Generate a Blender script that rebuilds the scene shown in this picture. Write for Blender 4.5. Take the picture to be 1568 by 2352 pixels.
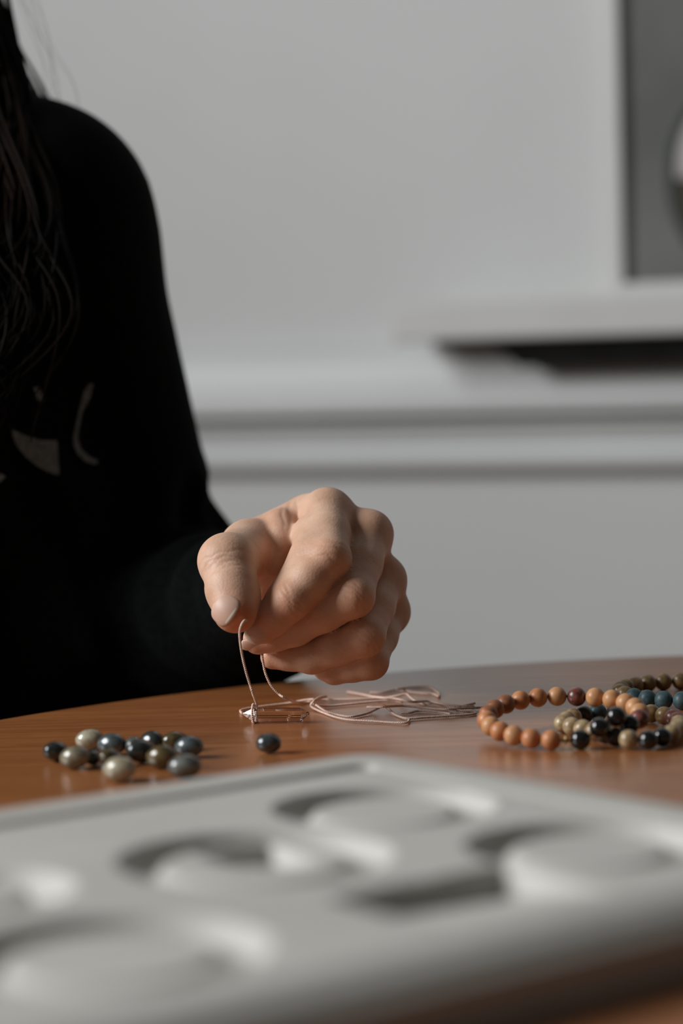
import bpy, bmesh, math, random
import numpy as np
from mathutils import Vector, Matrix
from mathutils.bvhtree import BVHTree

random.seed(7)
rng = np.random.RandomState(7)
for o in list(bpy.data.objects):
    bpy.data.objects.remove(o)
SC = bpy.context.scene
COL = SC.collection

# ------------------------------------------------------------------ camera
F = 5553.0                       # focal length in pixels of the 1568 x 2352 frame (85 mm on a 24 mm wide sensor)
PITCH, ROLL, EYE = math.radians(3.62), math.radians(1.6), 0.905
CP = np.array([0, 0, EYE])
FWD = np.array([0, math.cos(PITCH), -math.sin(PITCH)])
_U0 = np.array([0, math.sin(PITCH), math.cos(PITCH)])
_R0 = np.array([1.0, 0, 0])
RT = math.cos(ROLL) * _R0 - math.sin(ROLL) * _U0
UP = math.sin(ROLL) * _R0 + math.cos(ROLL) * _U0
cam = bpy.data.cameras.new('camera')
cam.sensor_fit = 'HORIZONTAL'
cam.sensor_width = 24.0
cam.lens = 85.0
cam.clip_start = 0.02
cam.dof.use_dof = True
cam.dof.focus_distance = 1.036
cam.dof.aperture_fstop = 4.6
camo = bpy.data.objects.new('camera', cam)
COL.objects.link(camo)
M = Matrix.Identity(4)
for i in range(3):
    M[i][0], M[i][1], M[i][2], M[i][3] = RT[i], UP[i], -FWD[i], CP[i]
camo.matrix_world = M
SC.camera = camo

# ------------------------------------------------------------------ room axes (the wall runs at an angle to the lens)
PSI = math.radians(24)
E1 = np.array([math.cos(PSI), -math.sin(PSI), 0])     # along the back wall, to the right
E2 = np.array([math.sin(PSI), math.cos(PSI), 0])      # into the back wall
W0 = np.array([.125, 2.2, 0])
def RM(s, t, z):                                      # room coordinates to world
    return W0 + E1 * s + E2 * t + np.array([0, 0, z])

# ------------------------------------------------------------------ world, lights, exposure
SC.view_settings.view_transform = 'Standard'
SC.view_settings.look = 'None'
SC.view_settings.exposure = 0.0
SC.view_settings.gamma = 1.0
SC.view_settings.use_curve_mapping = False
world = bpy.data.worlds.new('world')
SC.world = world
world.use_nodes = True
bg = world.node_tree.nodes['Background']
bg.inputs[0].default_value = (0.95, 0.93, 0.88, 1)
bg.inputs[1].default_value = 0.055

WIN_S, WIN_T0, WIN_T1, WIN_Z0, WIN_Z1 = -1.45, -3.2, -1.65, 1.35, 2.85
la = bpy.data.lights.new('window_daylight', 'AREA')
la.shape = 'RECTANGLE'
la.size = WIN_T1 - WIN_T0 - 0.1
la.size_y = WIN_Z1 - WIN_Z0 - 0.1
la.energy = 114
la.color = (0.97, 0.985, 1.0)
lo = bpy.data.objects.new('window_daylight', la)
COL.objects.link(lo)
lp = RM(WIN_S - 0.02, (WIN_T0 + WIN_T1) / 2, (WIN_Z0 + WIN_Z1) / 2)
lz = Vector(-E1)
lx = Vector(E2)
ly = lz.cross(lx)
lm = Matrix.Identity(4)
for i in range(3):
    lm[i][0], lm[i][1], lm[i][2], lm[i][3] = lx[i], ly[i], lz[i], lp[i]
lo.matrix_world = lm

# ------------------------------------------------------------------ helpers
def ray(x, y):
    return FWD + RT * (x - 784) / F - UP * (y - 1176) / F
def at(x, y, d):
    return CP + ray(x, y) * d
def onz(x, y, z):
    r = ray(x, y)
    return CP + r * ((z - EYE) / r[2])
def V(p):
    return Vector((float(p[0]), float(p[1]), float(p[2])))

def tag(o, label=None, cat=None, group=None, kind=None):
    if label: o['label'] = label
    if cat: o['category'] = cat
    if group: o['group'] = group
    if kind: o['kind'] = kind
    return o
def empty(name, loc=(0, 0, 0)):
    o = bpy.data.objects.new(name, None)
    COL.objects.link(o)
    o.location = V(loc)
    o.empty_display_size = 0.02
    return o
def link(name, me, mat=None, parent=None, smooth=False):
    o = bpy.data.objects.new(name, me)
    COL.objects.link(o)
    if mat is not None and len(me.materials) == 0:
        me.materials.append(mat)
    if smooth:
        me.polygons.foreach_set('use_smooth', [True] * len(me.polygons))
    if parent is not None:
        o.parent = parent
        o.matrix_parent_inverse = Matrix.Translation(-parent.location)
    return o
def mesh(name, verts, faces):
    me = bpy.data.meshes.new(name)
    me.from_pydata([tuple(map(float, v)) for v in verts], [], faces)
    me.update()
    return me
def bm_mesh(name, bm):
    me = bpy.data.meshes.new(name)
    bmesh.ops.recalc_face_normals(bm, faces=bm.faces)
    bm.to_mesh(me)
    bm.free()
    return me
def hexa(name, c8, bevel=0.0, seg=2):
    """box from 8 corners: bottom four then top four, both going round"""
    bm = bmesh.new()
    v = [bm.verts.new(V(p)) for p in c8]
    for f in ((3, 2, 1, 0), (4, 5, 6, 7), (0, 1, 5, 4), (1, 2, 6, 5), (2, 3, 7, 6), (3, 0, 4, 7)):
        bm.faces.new([v[i] for i in f])
    if bevel:
        bmesh.ops.bevel(bm, geom=list(bm.edges), offset=bevel, segments=seg, affect='EDGES', profile=0.6)
    return bm_mesh(name, bm)
def roombox(name, s0, s1, t0, t1, z0, z1, bevel=0.0, seg=2):
    return hexa(name, [RM(s0, t0, z0), RM(s1, t0, z0), RM(s1, t1, z0), RM(s0, t1, z0),
                       RM(s0, t0, z1), RM(s1, t0, z1), RM(s1, t1, z1), RM(s0, t1, z1)], bevel, seg)
def catmull(P, n):
    P = np.asarray(P, float)
    Q = np.vstack([2 * P[0] - P[1], P, 2 * P[-1] - P[-2]])
    out = []
    for i in range(1, len(Q) - 2):
        t = np.linspace(0, 1, n, endpoint=False)[:, None]
        a, b, c, d = Q[i - 1], Q[i], Q[i + 1], Q[i + 2]
        out.append(0.5 * (2 * b + (c - a) * t + (2 * a - 5 * b + 4 * c - d) * t ** 2 + (3 * b - a - 3 * c + d) * t ** 3))
    out.append(P[-1][None])
    return np.vstack(out)
def resample(P, step):
    L = np.r_[0, np.cumsum(np.linalg.norm(np.diff(P, axis=0), axis=1))]
    s = np.arange(0, L[-1], step)
    return np.stack([np.interp(s, L, P[:, k]) for k in range(3)], 1), L[-1]
def frames(P):
    T = np.gradient(P, axis=0)
    T /= np.linalg.norm(T, axis=1)[:, None] + 1e-12
    N = np.zeros_like(P)
    n = np.cross(T[0], [0.0, 0.1, 1.0])
    if np.linalg.norm(n) < 1e-3: n = np.cross(T[0], [1.0, 0, 0])
    for i in range(len(P)):
        n = n - T[i] * (n @ T[i])
        n /= np.linalg.norm(n) + 1e-12
        N[i] = n
    return T, N, np.cross(T, N)
def tube(P, r, sides=6, cap=True):
    """verts, faces of a tube through P with radius r (number or per point)"""
    P = np.asarray(P, float)
    T, N, B = frames(P)
    r = np.broadcast_to(np.asarray(r, float), (len(P),))
    a = np.arange(sides) * 2 * math.pi / sides
    v = (P[:, None] + r[:, None, None] * (np.cos(a)[None, :, None] * N[:, None] + np.sin(a)[None, :, None] * B[:, None])).reshape(-1, 3)
    f = []
    for i in range(len(P) - 1):
        for k in range(sides):
            k2 = (k + 1) % sides
            f.append((i * sides + k, i * sides + k2, (i + 1) * sides + k2, (i + 1) * sides + k))
    if cap:
        f.append(tuple(range(sides))[::-1])
        f.append(tuple((len(P) - 1) * sides + k for k in range(sides)))
    return v, f

# ------------------------------------------------------------------ materials
def new_mat(name):
    m = bpy.data.materials.new(name)
    m.use_nodes = True
    return m, m.node_tree, m.node_tree.nodes['Principled BSDF']
def noise_mat(name, c1, c2, scale=20, rough=0.5, stretch=(1, 1, 1), detail=4, bump=0.0, bscale=None, spec=0.5, coat=0.0, coat_rough=0.1,
              lo=0.35, hi=0.65, sheen=0.0, sss=0.0, coords='Object', rot=0.0, metallic=0.0):
    m, nt, b = new_mat(name)
    tc = nt.nodes.new('ShaderNodeTexCoord')
    mp = nt.nodes.new('ShaderNodeMapping')
    mp.inputs['Scale'].default_value = stretch
    mp.inputs['Rotation'].default_value = (0, 0, rot)
    nt.links.new(tc.outputs[coords], mp.inputs[0])
    n = nt.nodes.new('ShaderNodeTexNoise')
    n.inputs['Scale'].default_value = scale
    n.inputs['Detail'].default_value = detail
    nt.links.new(mp.outputs[0], n.inputs['Vector'])
    cr = nt.nodes.new('ShaderNodeValToRGB')
    cr.color_ramp.elements[0].position = lo
    cr.color_ramp.elements[1].position = hi
    cr.color_ramp.elements[0].color = (*c1, 1)
    cr.color_ramp.elements[1].color = (*c2, 1)
    nt.links.new(n.outputs['Fac'], cr.inputs[0])
    nt.links.new(cr.outputs[0], b.inputs['Base Color'])
    b.inputs['Roughness'].default_value = rough
    b.inputs['Specular IOR Level'].default_value = spec
    b.inputs['Coat Weight'].default_value = coat
    b.inputs['Coat Roughness'].default_value = coat_rough
    b.inputs['Sheen Weight'].default_value = sheen
    b.inputs['Metallic'].default_value = metallic
    if sss:
        b.inputs['Subsurface Weight'].default_value = sss
        b.inputs['Subsurface Radius'].default_value = (1.0, 0.35, 0.2)
        b.inputs['Subsurface Scale'].default_value = 0.004
    if bump:
        n2 = nt.nodes.new('ShaderNodeTexNoise')
        n2.inputs['Scale'].default_value = bscale or scale * 3
        n2.inputs['Detail'].default_value = 3
        nt.links.new(mp.outputs[0], n2.inputs['Vector'])
        bp = nt.nodes.new('ShaderNodeBump')
        bp.inputs['Strength'].default_value = bump
        bp.inputs['Distance'].default_value = 0.001
        nt.links.new(n2.outputs['Fac'], bp.inputs['Height'])
        nt.links.new(bp.outputs[0], b.inputs['Normal'])
    return m

M_WALL = noise_mat('wall_paint', (.62, .625, .615), (.645, .65, .64), scale=3, rough=0.62, bump=0.05, bscale=220, spec=0.3)
M_TRIM = noise_mat('trim_gloss_paint', (.64, .65, .645), (.67, .68, .675), scale=6, rough=0.38, spec=0.45)
M_FLOOR = noise_mat('floor_boards', (.16, .10, .06), (.22, .14, .09), scale=6, rough=0.5, stretch=(1, 9, 1))
M_SHELF = noise_mat('shelf_paint', (.60, .595, .57), (.64, .635, .61), scale=8, rough=0.5)
M_DARK = noise_mat('shade_and_elastic_black', (.012, .013, .012), (.02, .02, .02), scale=30, rough=0.7, spec=0.2)  # black for the painted shade under the shelf and the bracelet elastic
M_FRAME = noise_mat('frame_white', (.63, .625, .60), (.67, .665, .64), scale=10, rough=0.45)
M_TRAY = noise_mat('tray_offwhite', (.48, .468, .432), (.53, .517, .48), scale=14, rough=0.6, bump=0.15, bscale=260, spec=0.35)
M_SWEATER = noise_mat('black_knit', (.0016, .0020, .0020), (.0036, .0042, .0042), scale=260, rough=0.95, bump=0.6, bscale=700, spec=0.08)
M_PRINT = noise_mat('grey_print', (.10, .115, .115), (.16, .18, .18), scale=420, rough=0.9, spec=0.1)
M_TROUSER = noise_mat('dark_denim', (.010, .012, .016), (.018, .021, .027), scale=300, rough=0.9, spec=0.1)
M_SHOE = noise_mat('shoe_leather', (.02, .018, .016), (.035, .03, .027), scale=60, rough=0.6)
M_HAIR = noise_mat('dark_brown_hair', (.0022, .0011, .0005), (.0085, .0033, .0012), scale=40, rough=0.55, stretch=(1, 1, .15), spec=0.06)
M_CORD = noise_mat('pink_waxed_cord', (.74, .545, .44), (.86, .66, .55), scale=900, rough=0.6, spec=0.3)
M_GOLD = noise_mat('brass_bead', (.55, .40, .18), (.75, .60, .32), scale=300, rough=0.3, metallic=1.0)
M_NAIL = noise_mat('fingernail', (.60, .365, .275), (.66, .415, .32), scale=120, rough=0.46, spec=0.4, sss=0.1)
M_NAILTIP = noise_mat('nail_free_edge', (.72, .62, .50), (.78, .68, .56), scale=120, rough=0.4, spec=0.5)
M_STOOL = noise_mat('stool_wood', (.10, .05, .025), (.16, .08, .04), scale=12, rough=0.5, stretch=(1, 8, 1))

def table_material():
    m, nt, b = new_mat('table_veneer')
    tc = nt.nodes.new('ShaderNodeTexCoord')
    mp = nt.nodes.new('ShaderNodeMapping')
    mp.inputs['Rotation'].default_value = (0, 0, math.radians(12))
    mp.inputs['Scale'].default_value = (1.0, 16.0, 1.0)
    nt.links.new(tc.outputs['Object'], mp.inputs[0])
    n1 = nt.nodes.new('ShaderNodeTexNoise')
    n1.inputs['Scale'].default_value = 7
    n1.inputs['Detail'].default_value = 6
    n1.inputs['Distortion'].default_value = 0.6
    nt.links.new(mp.outputs[0], n1.inputs['Vector'])
    cr = nt.nodes.new('ShaderNodeValToRGB')
    e = cr.color_ramp.elements
    e[0].position, e[0].color = 0.30, (.27, .092, .028, 1)
    e[1].position, e[1].color = 0.75, (.46, .178, .058, 1)
    nt.links.new(n1.outputs['Fac'], cr.inputs[0])
    mp2 = nt.nodes.new('ShaderNodeMapping')
    mp2.inputs['Rotation'].default_value = (0, 0, math.radians(12))
    mp2.inputs['Scale'].default_value = (1.0, 11.0, 1.0)
    nt.links.new(tc.outputs['Object'], mp2.inputs[0])
    n2 = nt.nodes.new('ShaderNodeTexNoise')
    n2.inputs['Scale'].default_value = 75
    n2.inputs['Detail'].default_value = 2
    nt.links.new(mp2.outputs[0], n2.inputs['Vector'])
    r2 = nt.nodes.new('ShaderNodeValToRGB')
    r2.color_ramp.elements[0].position = 0.30
    r2.color_ramp.elements[0].color = (.55, .5, .45, 1)
    r2.color_ramp.elements[1].position = 0.46
    r2.color_ramp.elements[1].color = (1, 1, 1, 1)
    nt.links.new(n2.outputs['Fac'], r2.inputs[0])
    mx = nt.nodes.new('ShaderNodeMix')
    mx.data_type = 'RGBA'
    mx.blend_type = 'MULTIPLY'
    mx.inputs['Factor'].default_value = 0.6
    nt.links.new(cr.outputs[0], mx.inputs['A'])
    nt.links.new(r2.outputs[0], mx.inputs['B'])
    nt.links.new(mx.outputs['Result'], b.inputs['Base Color'])
    b.inputs['Roughness'].default_value = 0.31
    b.inputs['Specular IOR Level'].default_value = 0.5
    b.inputs['Coat Weight'].default_value = 0.5
    b.inputs['Coat Roughness'].default_value = 0.26
    bp = nt.nodes.new('ShaderNodeBump')
    bp.inputs['Strength'].default_value = 0.15
    bp.inputs['Distance'].default_value = 0.0004
    nt.links.new(n2.outputs['Fac'], bp.inputs['Height'])
    nt.links.new(bp.outputs[0], b.inputs['Normal'])
    return m
M_TABLE = table_material()

def skin_material():
    m, nt, b = new_mat('skin')
    at_ = nt.nodes.new('ShaderNodeAttribute')
    at_.attribute_name = 'flush'
    tc = nt.nodes.new('ShaderNodeTexCoord')
    n = nt.nodes.new('ShaderNodeTexNoise')
    n.inputs['Scale'].default_value = 75
    n.inputs['Detail'].default_value = 8
    n.inputs['Roughness'].default_value = 0.62
    nt.links.new(tc.outputs['Object'], n.inputs['Vector'])
    cr = nt.nodes.new('ShaderNodeValToRGB')
    cr.color_ramp.elements[0].position = 0.3
    cr.color_ramp.elements[0].color = (.56, .325, .215, 1)
    cr.color_ramp.elements[1].position = 0.7
    cr.color_ramp.elements[1].color = (.71, .47, .335, 1)
    nt.links.new(n.outputs['Fac'], cr.inputs[0])
    mx = nt.nodes.new('ShaderNodeMix')
    mx.data_type = 'RGBA'
    nt.links.new(at_.outputs['Fac'], mx.inputs['Factor'])
    nt.links.new(cr.outputs[0], mx.inputs['A'])
    mx.inputs['B'].default_value = (.60, .19, .085, 1)
    nt.links.new(mx.outputs['Result'], b.inputs['Base Color'])
    b.inputs['Roughness'].default_value = 0.5
    b.inputs['Specular IOR Level'].default_value = 0.35
    b.inputs['Subsurface Weight'].default_value = 0.2
    b.inputs['Subsurface Radius'].default_value = (1.0, 0.35, 0.2)
    b.inputs['Subsurface Scale'].default_value = 0.005
    vo = nt.nodes.new('ShaderNodeTexVoronoi')
    vo.inputs['Scale'].default_value = 900
    nt.links.new(tc.outputs['Object'], vo.inputs['Vector'])
    n3 = nt.nodes.new('ShaderNodeTexNoise')
    n3.inputs['Scale'].default_value = 330
    n3.inputs['Detail'].default_value = 4
    nt.links.new(tc.outputs['Object'], n3.inputs['Vector'])
    ad = nt.nodes.new('ShaderNodeMath')
    ad.operation = 'ADD'
    nt.links.new(vo.outputs['Distance'], ad.inputs[0])
    nt.links.new(n3.outputs['Fac'], ad.inputs[1])
    bp = nt.nodes.new('ShaderNodeBump')
    bp.inputs['Strength'].default_value = 0.16
    bp.inputs['Distance'].default_value = 0.0004
    nt.links.new(ad.outputs[0], bp.inputs['Height'])
    nt.links.new(bp.outputs[0], b.inputs['Normal'])
    return m
M_SKIN = skin_material()

def crystal_material():
    m, nt, b = new_mat('clear_quartz')
    b.inputs['Base Color'].default_value = (.98, .98, .97, 1)
    b.inputs['Transmission Weight'].default_value = 1.0
    b.inputs['IOR'].default_value = 1.54
    b.inputs['Roughness'].default_value = 0.03
    return m
M_QUARTZ = crystal_material()

# ------------------------------------------------------------------ signed distance fields and surface nets (continuous organic bodies)
class Field:
    def __init__(self, lo, hi, h):
        self.lo = np.array(lo, float); self.h = h
        self.n = np.ceil((np.array(hi) - self.lo) / h).astype(int) + 1
        self.ax = [(self.lo[k] + h * np.arange(self.n[k])).astype(np.float32) for k in range(3)]
    def blank(self):
        return np.full(self.n, 0.05, np.float32)
    def box(self, lo, hi):
        a = np.clip(np.floor((np.array(lo) - self.lo) / self.h).astype(int), 0, self.n)
        b = np.clip(np.ceil((np.array(hi) - self.lo) / self.h).astype(int) + 1, 0, self.n)
        return tuple(slice(int(a[k]), int(b[k])) for k in range(3))
    def pts(self, s):
        return (self.ax[0][s[0]][:, None, None], self.ax[1][s[1]][None, :, None], self.ax[2][s[2]][None, None, :])
    def cone(self, vol, a, b, r1, r2, k=0.004, flat=None):
        """smooth union with a tapering capsule; flat = (direction, factor) squashes it along that direction"""
        a = np.asarray(a, float); b = np.asarray(b, float)
        m = max(r1, r2) * (1.3 if flat else 1.0) + max(k * 1.5, 4 * self.h)
        s = self.box(np.minimum(a, b) - m, np.maximum(a, b) + m)
        X, Y, Z = self.pts(s)
        ab = b - a
        L2 = float(ab @ ab) + 1e-12
        px, py, pz = X - a[0], Y - a[1], Z - a[2]
        t = np.clip((px * ab[0] + py * ab[1] + pz * ab[2]) / L2, 0, 1)
        qx, qy, qz = px - t * ab[0], py - t * ab[1], pz - t * ab[2]
        d2 = qx * qx + qy * qy + qz * qz
        if flat:
            n, fac = np.asarray(flat[0], float), flat[1]
            n = n / np.linalg.norm(n)
            c = qx * n[0] + qy * n[1] + qz * n[2]
            d2 = d2 + c * c * (1 / fac ** 2 - 1)
        d = np.sqrt(d2) - (r1 + (r2 - r1) * t)
        v = vol[s]
        if k > 0:
            hh = np.clip(0.5 + 0.5 * (v - d) / k, 0, 1)
            vol[s] = v * (1 - hh) + d * hh - k * hh * (1 - hh)
        else:
            vol[s] = np.minimum(v, d)
def smin(a, b, k):
    h = np.clip(0.5 + 0.5 * (b - a) / k, 0, 1)
    return b * (1 - h) + a * h - k * h * (1 - h)
def surface_nets(vol, lo, h):
    n = np.array(vol.shape)
    ins = vol < 0
    c = [ins[dx:n[0] - 1 + dx, dy:n[1] - 1 + dy, dz:n[2] - 1 + dz] for dx in (0, 1) for dy in (0, 1) for dz in (0, 1)]
    cnt = sum(x.astype(np.int8) for x in c)
    act = (cnt > 0) & (cnt < 8)
    idx = np.argwhere(act)
    vid = np.full(act.shape, -1, np.int64)
    vid[act] = np.arange(len(idx))
    acc = np.zeros((len(idx), 3)); num = np.zeros(len(idx))
    cor = [(dx, dy, dz) for dx in (0, 1) for dy in (0, 1) for dz in (0, 1)]
    cv = [vol[idx[:, 0] + q[0], idx[:, 1] + q[1], idx[:, 2] + q[2]] for q in cor]
    for i in range(8):
        for j in range(i + 1, 8):
            if sum(abs(cor[i][k] - cor[j][k]) for k in range(3)) != 1: continue
            m = (cv[i] < 0) != (cv[j] < 0)
            t = np.where(m, cv[i] / (cv[i] - cv[j] + 1e-20), 0)
            p = np.array(cor[i])[None] + t[:, None] * (np.array(cor[j]) - np.array(cor[i]))[None]
            acc[m] += p[m]; num[m] += 1
    verts = np.array(lo) + h * (idx + acc / num[:, None])
    quads = []
    for ax in range(3):
        a1, a2 = (ax + 1) % 3, (ax + 2) % 3
        sl0 = [slice(None)] * 3; sl1 = [slice(None)] * 3
        sl0[ax] = slice(0, n[ax] - 1); sl1[ax] = slice(1, n[ax])
        A, B = ins[tuple(sl0)], ins[tuple(sl1)]
        e = np.argwhere(A != B)
        e = e[(e[:, a1] > 0) & (e[:, a2] > 0) & (e[:, a1] < n[a1] - 1) & (e[:, a2] < n[a2] - 1)]
        flip = A[e[:, 0], e[:, 1], e[:, 2]]
        def cell(d1, d2):
            q = e.copy(); q[:, a1] -= d1; q[:, a2] -= d2
            return vid[q[:, 0], q[:, 1], q[:, 2]]
        q = np.stack([cell(1, 1), cell(0, 1), cell(0, 0), cell(1, 0)], 1)
        q[~flip] = q[~flip][:, ::-1]
        quads.append(q)
    return verts, np.vstack(quads)
def np_mesh(name, verts, quads):
    me = bpy.data.meshes.new(name)
    nq = len(quads)
    me.vertices.add(len(verts)); me.loops.add(nq * 4); me.polygons.add(nq)
    me.vertices.foreach_set('co', np.ascontiguousarray(verts, np.float32).ravel())
    me.loops.foreach_set('vertex_index', np.ascontiguousarray(quads, np.int32).ravel())
    me.polygons.foreach_set('loop_start', np.arange(0, nq * 4, 4, dtype=np.int32))
    me.polygons.foreach_set('loop_total', np.full(nq, 4, np.int32))
    me.update(calc_edges=True)
    me.validate()
    return me
def relax(verts, quads, it=2, lam=0.5):
    for _ in range(it):
        s = np.zeros_like(verts); c = np.zeros(len(verts))
        for k in range(4):
            a, b = quads[:, k], quads[:, (k + 1) % 4]
            for d in range(3):
                s[:, d] += np.bincount(a, verts[b, d], len(verts)) + np.bincount(b, verts[a, d], len(verts))
            c += np.bincount(a, minlength=len(verts)) + np.bincount(b, minlength=len(verts))
        verts = verts + lam * (s / c[:, None] - verts)
    return verts
def vnormals(verts, quads):
    fn = np.cross(verts[quads[:, 2]] - verts[quads[:, 0]], verts[quads[:, 3]] - verts[quads[:, 1]])
    vn = np.zeros_like(verts)
    for k in range(4):
        for d in range(3):
            vn[:, d] += np.bincount(quads[:, k], fn[:, d], len(verts))
    return vn / (np.linalg.norm(vn, axis=1)[:, None] + 1e-12)

# ================================================================== THE SETTING
S0, S1 = -1.5, 1.9
tag(link('wall_back', roombox('wall_back', S0 - .1, S1, 0, .12, 0, 3.0), M_WALL), 'pale grey-white painted wall behind the table', 'wall', kind='structure')
# left wall with a window opening (outside the frame; the daylight comes through it)
wl = tag(empty('wall_left', RM(WIN_S, -1.5, 0)), 'pale wall with the window that lights the table', 'wall', kind='structure')
for nm, t0, t1, z0, z1 in (('wall_panel', -3.7, WIN_T0, 0, 3.0), ('wall_panel', WIN_T1, 0, 0, 3.0), ('wall_panel', WIN_T0, WIN_T1, 0, WIN_Z0), ('wall_panel', WIN_T0, WIN_T1, WIN_Z1, 3.0)):
    link(nm, roombox(nm, WIN_S - .14, WIN_S - .03, t0, t1, z0, z1), M_WALL, wl)
wn = tag(empty('window_1', RM(WIN_S, (WIN_T0 + WIN_T1) / 2, WIN_Z0)), 'white window frame in the left wall', 'window', kind='structure')
for t0, t1, z0, z1 in ((WIN_T0, WIN_T0 + .05, WIN_Z0, WIN_Z1), (WIN_T1 - .05, WIN_T1, WIN_Z0, WIN_Z1), (WIN_T0, WIN_T1, WIN_Z0, WIN_Z0 + .05), (WIN_T0, WIN_T1, WIN_Z1 - .05, WIN_Z1)):
    link('window_frame', roombox('window_frame', WIN_S - .12, WIN_S - .05, t0, t1, z0, z1, .004), M_TRIM, wn)
tag(link('floor', roombox('floor', S0 - .1, S1, -3.8, .12, -.05, 0), M_FLOOR), 'wooden floor under the table', 'floor', kind='structure')

# chair rail: one extruded profile (offset from the wall, height)
prof = [(0, .7965), (.004, .8005), (.016, .8010), (.0205, .807), (.021, .813), (.0155, .8185), (.009, .8215), (.009, .824), (.0115, .832), (.017, .839),
        (.023, .8425), (.023, .8460), (.008, .8465), (.008, .8530), (.034, .8535), (.035, .858), (.036, .864), (.0350, .8795), (.0335, .881), (.0325, .8825),
        (.0315, .885), (.030, .898), (.0285, .8995), (.0275, .902), (.022, .912), (.012, .9165), (0, .9175)]
vs, fs = [], []
for s in (S0 + .05, S1):
    vs += [RM(s, -o, z) for o, z in prof]
n = len(prof)
fs = [(i, i + 1, n + i + 1, n + i) for i in range(n - 1)] + [tuple(range(n))[::-1], tuple(range(n, 2 * n))]
bm = bmesh.new(); bm.from_mesh(mesh('t', vs, fs))
tag(link('trim_1', bm_mesh('chair_rail', bm), M_TRIM), 'white moulded chair rail along the wall', 'moulding', kind='structure')

# shelf above the rail
sh = tag(empty('wall_shelf', RM(.4, -.06, .912)), 'thick off-white shelf board above the chair rail', 'shelf')
link('shelf_board', roombox('shelf_board', -.041, 1.1, -.098, -.0005, .9185, .9520, .0035, 3), M_SHELF, sh)
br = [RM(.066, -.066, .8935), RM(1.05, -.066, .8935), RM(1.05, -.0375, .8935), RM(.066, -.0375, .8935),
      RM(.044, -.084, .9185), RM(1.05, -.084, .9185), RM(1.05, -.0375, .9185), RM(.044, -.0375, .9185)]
tag(link('shadow_strip', hexa('shadow_strip', br, .001), M_DARK, sh), 'black strip standing in for the shadow under the shelf')  # added dark strip, paints the shadow beneath the board

# framed picture on the shelf
pic = tag(empty('framed_picture', RM(.30, -.03, .952)), 'white framed grey picture with a dark-rimmed oval, standing on the shelf', 'picture')
PS0, PS1, PZ0, PZ1 = .1395, .47, .9523, 1.42
for a in ((PS0, PS0 + .0115, PZ0, PZ1), (PS1 - .0115, PS1, PZ0, PZ1), (PS0 + .0115, PS1 - .0115, PZ0, PZ0 + .0115), (PS0 + .0115, PS1 - .0115, PZ1 - .0115, PZ1)):
    link('frame_side', roombox('frame_side', a[0], a[1], -.032, -.002, a[2], a[3], .001), M_FRAME, pic)
M_MAT = noise_mat('grey_paper', (.125, .13, .12), (.185, .185, .17), scale=14, rough=0.8, detail=8, lo=.3, hi=.7)
link('picture_panel', roombox('picture_panel', PS0 + .0115, PS1 - .0115, -.022, -.012, PZ0 + .0115, PZ1 - .0115), M_MAT, pic)
def oval(name, cs, cz, rs, rz, t, mat, squash=None, n=48):
    vs = []
    for tt in (t, t + .002):
        for i in range(n):
            a = 2 * math.pi * i / n
            z = cz + rz * math.sin(a)
            if squash: z = min(max(z, squash[0]), squash[1])
            vs.append(RM(cs + rs * math.cos(a), tt, z))
    fs = [tuple(range(n)), tuple(range(n, 2 * n))[::-1]] + [(i, n + i, n + (i + 1) % n, (i + 1) % n) for i in range(n)]
    bm = bmesh.new(); bm.from_mesh(mesh('t', vs, fs))
    return link(name, bm_mesh(name, bm), mat, pic)
M_INK = noise_mat('print_black', (.010, .016, .013), (.02, .028, .022), scale=20, rough=0.7)
M_INKW = noise_mat('print_white', (.42, .38, .37), (.62, .61, .60), scale=22, rough=0.7)
M_INKB = noise_mat('print_olive', (.030, .022, .008), (.060, .042, .016), scale=22, rough=0.7)
ov = oval('printed_oval', .2435, 1.052, .0535, .078, -.0245, M_INK)
oval('printed_white', .2435, 1.056, .0445, .066, -.0260, M_INKW, (1.052, 2))
oval('printed_olive', .2435, 1.050, .0440, .066, -.0262, M_INKB, (0, 1.050))

# ================================================================== ROUND TABLE
TZ = 0.75
TC, TR = np.array([.1975, .7579, 0]), .471
tb = tag(empty('round_table', (TC[0], TC[1], 0)), 'round brown wooden table in the foreground', 'table')
prof = [(0, TZ - .024), (TR - .012, TZ - .024), (TR - .003, TZ - .021), (TR, TZ - .014), (TR, TZ - .007), (TR - .0015, TZ - .0025), (TR - .005, TZ - .0004), (TR - .009, TZ), (0, TZ)]
def lathe(name, prof, c, n=96):
    vs, fs = [], []
    for i in range(n):
        a = 2 * math.pi * i / n
        vs += [(c[0] + r * math.cos(a), c[1] + r * math.sin(a), z) for r, z in prof]
    m = len(prof)
    for i in range(n):
        j = (i + 1) % n
        fs += [(i * m + k, j * m + k, j * m + k + 1, i * m + k + 1) for k in range(m - 1)]
    bm = bmesh.new(); bm.from_mesh(mesh('t', vs, fs))
    bmesh.ops.remove_doubles(bm, verts=bm.verts, dist=1e-6)
    return bm_mesh(name, bm)
link('tabletop', lathe('tabletop', prof, TC, 160), M_TABLE, tb)
link('pedestal', lathe('pedestal', [(0, .05), (.06, .05), (.05, .12), (.035, .2), (.03, .45), (.04, .62), (.12, .70), (.16, .726), (0, .726)], TC, 40), M_TABLE, tb, True)
for k in range(4):
    a = math.pi / 4 + k * math.pi / 2
    u = np.array([math.cos(a), math.sin(a), 0]); w = np.array([-u[1], u[0], 0]) * .025
    A, B = TC + u * .03, TC + u * .34
    z = np.array([0, 0, 1])
    link('foot', hexa('foot', [A - w + z * .04, B - w * .7, B + w * .7, A + w + z * .04, A - w + z * .12, B - w * .7 + z * .035, B + w * .7 + z * .035, A + w + z * .12], .004), M_TABLE, tb)

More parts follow.
